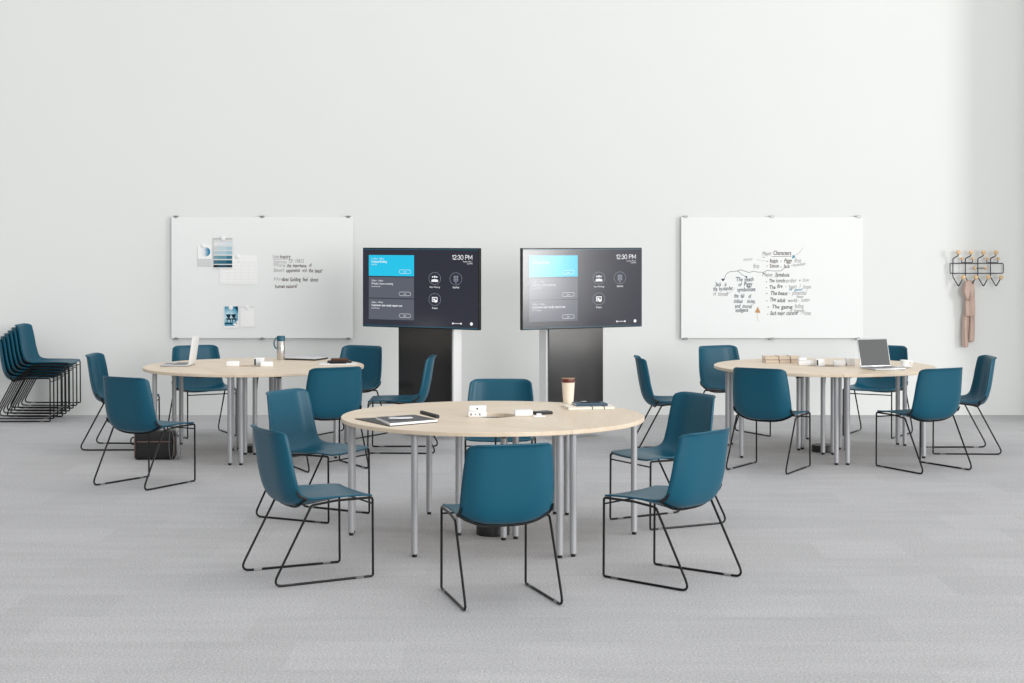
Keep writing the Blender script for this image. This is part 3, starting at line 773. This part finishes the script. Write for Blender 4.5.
adapter('lower white charging block of the pair beside the front table hole', -.213, 10.43, TOP, (.112, .09, .034), .05, 3)
adapter('upper white charging block of the pair beside the front table hole', -.210, 10.44, TOP+.0345, (.104, .08, .031), -.03, 1)
adapter('single white charging block right of the front table hole', .070, 10.48, TOP, (.11, .08, .035), .06, 0)
t = thing('charging_pad', 'small white charging pad beside the black phone on the front table', 'charging pad', (.165, 10.42, TOP), .1)
obj('pad', bx((0, 0, .003), (.075, .05, .006), .002), M['white'], t)
obj('plug', bx((0, .01, .012), (.03, .02, .012), .003), M['white'], t, True)
t = thing('phone', 'black phone lying by the white charging pad on the front table', 'phone', (.185, 10.57, TOP), .5)
obj('phone_body', bx((0, 0, .009), (.118, .075, .018), .006, None, 3), M['black_plastic'], t, True)
obj('phone_glass', bx((0, 0, .0182), (.108, .066, .001)), M['bezel'], t)
t = thing('takeaway_cup', 'tall cream takeaway cup with dark red-brown lid on the front table', 'cup', (.369, 11.22, TOP))
obj('cup_body', lathe(bmesh.new(), [(.031, 0), (.033, .002), (.0425, .138), (.0435, .140), (.0425, .142), (.0, .142)], 32), M['cream'], t, True)
obj('lid', lathe(bmesh.new(), [(.0425, .1405), (.0455, .142), (.0455, .150), (.041, .153), (.040, .166), (.037, .168), (.034, .166), (0, .166)], 32), M['brown'], t, True)
obj('lid_rim', tube(bmesh.new(), [(.0415*math.cos(2*PI*k/24), .0415*math.sin(2*PI*k/24), .166) for k in range(24)], .0025, 6, True), M['gold'], t, True)
def notebook(name, label, loc, rz, s, mc, mp, bands=(), group=None, band_m=None):
    t = thing(name, label, 'notebook', loc, rz, group)
    w, d, h = s
    obj('pages', bx((0, .002, h/2), (w-.006, d-.008, h-.004)), mp, t)
    bm = bx((0, 0, .0015), (w, d, .003), .001); box(bm, (0, 0, h-.0015), (w, d, .003), .001)
    box(bm, (0, -d/2+.0015, h/2), (w, .003, h), .001)       # spine along the near long side
    obj('cover', bm, mc, t)
    for bxp in bands:
        bm = bx((bxp*w, 0, h+.0006), (.006, d+.002, .0012)); box(bm, (bxp*w, -d/2-.0006, h/2), (.006, .0012, h)); box(bm, (bxp*w, d/2+.0006, h/2), (.006, .0012, h))
        obj('elastic_band', bm, band_m or M['band'], t)
    return t
notebook('notebook', 'cream notebook with two dark bands under the navy notebook', (.484, 10.95, TOP), .20, (.30, .21, .016), M['book_white'], M['kraft_edge'], (.02, .28), 'notebooks on the front table')
notebook('notebook', 'navy notebook lying on the cream notebook on the front table', (.497, 10.97, TOP+.0175), .18, (.205, .15, .014), M['navy'], M['paper'], (), 'notebooks on the front table')
pen('dark pen lying on the navy notebook', (.44, 10.96), (.57, 10.985), TOP+.0318, M['black_plastic'], .004)

# table with the silver laptop
def laptop(name, label, loc, rz, w, d, open_deg, lid_m, scr_m):
    t = thing(name, label, 'laptop', loc, rz)       # local: user sits at -y, hinge at +y
    obj('base', bx((0, 0, .008), (w, d, .014), .005, None, 3), M['silver'], t, True)
    obj('keyboard', bx((0, d*.12, .0152), (w*.86, d*.45, .001)), M['keys'], t)
    obj('trackpad', bx((0, -d*.30, .0152), (w*.34, d*.28, .0008)), M['keys'], t)
    if open_deg is not None:
        e = bpy.data.objects.new('lid', None)
        bm = bx((0, 0, d*.5), (w, .008, d), .003, None, 2)
        l = obj('lid', bm, lid_m, t, True, loc=(0, d/2+.002, .012), rot=(-math.radians(open_deg-90), 0, 0))
        bpy.data.objects.remove(e)
        obj('screen', bx((0, -.0045, d*.5), (w*.95, .001, d*.92)), scr_m, l)
    return t
laptop('laptop', 'open silver laptop seen side-on with pale upright lid', (-2.845, 14.555, TOP), math.radians(-90), .31, .24, 98, M['laptop_grey'], M['laptop_grey'])
adapter('white charging block nearest the silver laptop', -2.36, 14.47, TOP, (.108, .08, .042), .05, 0)
adapter('upright white charging cube between two flat blocks on the flask table', -2.148, 14.54, TOP, (.08, .07, .066), -.1, -1)
adapter('white charging block nearest the steel flask', -2.072, 14.44, TOP, (.108, .08, .04), .2, 0)
t = thing('flask', 'steel flask with teal lid and strap standing on the table', 'flask', (-2.056, 15.22, TOP))
obj('flask_body', lathe(bmesh.new(), [(.034, 0), (.036, .003), (.036, .165), (.034, .168), (0, .168)], 32), M['steel'], t, True)
obj('flask_lid', lathe(bmesh.new(), [(.035, .168), (.037, .170), (.037, .208), (.034, .213), (0, .213)], 32), M['teal_lid'], t, True)
bm = bmesh.new(); prev = None
for k in range(13):
    a = PI*.5+PI*1.0*k/12; p = Vector((-.034+.030*math.cos(a), -.01, .148+.052*math.sin(a)))
    pr = [bm.verts.new(p+Vector((0, -.012, 0))), bm.verts.new(p+Vector((0, .012, 0)))]
    if prev: bm.faces.new((prev[0], prev[1], pr[1], pr[0]))
    prev = pr
o = obj('strap', bm, M['teal_lid'], t, True); md = o.modifiers.new('thickness', 'SOLIDIFY'); md.thickness = .009
t = thing('closed_laptop', 'closed slim silver laptop lying beside the steel flask', 'laptop', (-1.845, 15.27, TOP), math.radians(-22))
obj('base', bx((0, 0, .007), (.33, .24, .012), .004, None, 3), M['black_plastic'], t, True)
obj('lid', bx((0, 0, .0165), (.33, .24, .007), .003, None, 3), flat('pale_grey_lid', (205, 206, 208)), t, True)
t = thing('magazine', 'pale open magazine near the edge of the flask table', 'magazine', (-1.50, 14.72, TOP), math.radians(8))
obj('pages', slab([(-.16, -.10), (.16, -.10), (.16, .10), (-.16, .10)], 0, .008), M['paper_grey'], t)
obj('dark_photo', slab([(-.07, -.09), (.07, -.09), (.07, .0), (-.07, .0)], .0081, .0088), M['grey_page'], t)
t = thing('eyeglass_case', 'dark brown leather pouch lying on the pale magazine', 'pouch', (-1.49, 14.78, TOP+.009), math.radians(5))
obj('pouch_base', bx((0, 0, .008), (.21, .11, .016), .007, None, 3), M['black'], t, True)
obj('pouch_flap', bx((.0, .0, .024), (.15, .08, .022), .010, None, 3), flat('brown_leather', (92, 66, 52)), t, True)
# table on the right
t = notebook('kraft_book', 'lower kraft book of the banded pair on the table', (2.352, 14.93, TOP), .03, (.31, .2, .026), M['kraft'], M['kraft_edge'], (-.12, .20), 'banded kraft books')
t = notebook('kraft_book', 'upper kraft book of the banded pair on the table', (2.350, 14.93, TOP+.028), .01, (.31, .2, .026), M['kraft'], M['kraft_edge'], (-.12, .20), 'banded kraft books')
adapter('flat white charging block nearest the kraft books', 2.498, 14.585, TOP, (.118, .09, .04), -.05, 0)
adapter('white charging block stacked on the flat one by the kraft books', 2.475, 14.60, TOP+.0405, (.07, .06, .022), .1, 0)
adapter('upright white charging cube left of the hole in the coat-rack-side table', 2.605, 14.50, TOP, (.078, .07, .06), .12, -1)
adapter('flat white charging block right of the hole in the coat-rack-side table', 2.780, 14.53, TOP, (.10, .09, .042), -.1, 0)
adapter('upright white charging cube beside the dark-screened laptop', 2.875, 14.545, TOP, (.072, .07, .064), .1, 0)
laptop('laptop', 'open laptop with a dark grey screen turned towards us', (3.072, 14.150, TOP), math.radians(18), .285, .24, 106, M['silver'], M['lscreen'])
t = thing('coffee_cup', 'white cup standing on its saucer beside the dark-screened laptop', 'cup', (3.285, 14.30, TOP+.010))
obj('cup_body', lathe(bmesh.new(), [(.022, 0), (.032, .008), (.040, .05), (.041, .054), (.039, .054), (.030, .012), (0, .010)], 28), M['white'], t, True)
obj('handle', tube(bmesh.new(), [(.038+.022*math.sin(PI*k/10), 0, .03+.018*math.cos(PI*k/10)) for k in range(11)], .0045, 8), M['white'], t, True)
o = obj('saucer', lathe(bmesh.new(), [(.030, 0), (.045, .003), (.064, .010), (.062, .012), (.030, .006), (0, .006)], 32), M['white'], None, True, loc=(3.285, 14.30, TOP))
tag(o, 'white saucer under the coffee cup', 'saucer')

# ------------------------------------------------------------------ light
W = bpy.data.worlds.new('sky'); bpy.context.scene.world = W; W.use_nodes = True
nt = W.node_tree; bg = nt.nodes['Background']
tc = nt.nodes.new('ShaderNodeTexCoord'); sp = nt.nodes.new('ShaderNodeSeparateXYZ'); cr = nt.nodes.new('ShaderNodeValToRGB')
nt.links.new(tc.outputs['Generated'], sp.inputs[0])
dt = nt.nodes.new('ShaderNodeVectorMath'); dt.operation = 'DOT_PRODUCT'; dt.inputs[1].default_value = Vector((.50, -.15, .85)).normalized()
nt.links.new(tc.outputs['Generated'], dt.inputs[0])
mr = nt.nodes.new('ShaderNodeMapRange'); mr.inputs['From Min'].default_value = -1; nt.links.new(dt.outputs['Value'], mr.inputs['Value'])
nt.links.new(mr.outputs['Result'], cr.inputs['Fac']); nt.links.new(cr.outputs['Color'], bg.inputs['Color'])
e = cr.color_ramp.elements; e[0].position = .35; e[0].color = (.27, .272, .272, 1); e[1].position = .92; e[1].color = (1., 1., .995, 1)
bg.inputs['Strength'].default_value = 1.05
def area(name, loc, target, sx, sy, power, col=(1, 1, 1)):
    l = bpy.data.lights.new(name, 'AREA'); l.shape = 'RECTANGLE'; l.size = sx; l.size_y = sy; l.energy = power; l.color = col
    o = bpy.data.objects.new(name, l); C.objects.link(o); o.location = loc
    o.rotation_euler = (Vector(target)-Vector(loc)).to_track_quat('-Z', 'Y').to_euler()
    return o
area('window_light', (18.9, 2.5, 3.8), (0, 14.6, 1.6), 3.8, 7.0, 1500, (1, .995, .98))
area('front_window_light', (8.0, -4.0, 3.2), (-1.5, 16, 1.6), 8.0, 4.5, 1100, (1, .998, .99))

cam = bpy.data.cameras.new('camera'); co = bpy.data.objects.new('camera', cam); C.objects.link(co)
co.location = (0, 0, 1.8281); co.rotation_euler = (PI/2, 0, 0)
cam.sensor_width = 36; cam.lens = 1710.49*36/1024; cam.shift_y = -(341.5-236.36)/1024
cam.clip_end = 200
sc = bpy.context.scene; sc.camera = co
sc.view_settings.view_transform = 'Standard'; sc.view_settings.look = 'None'; sc.view_settings.exposure = .08
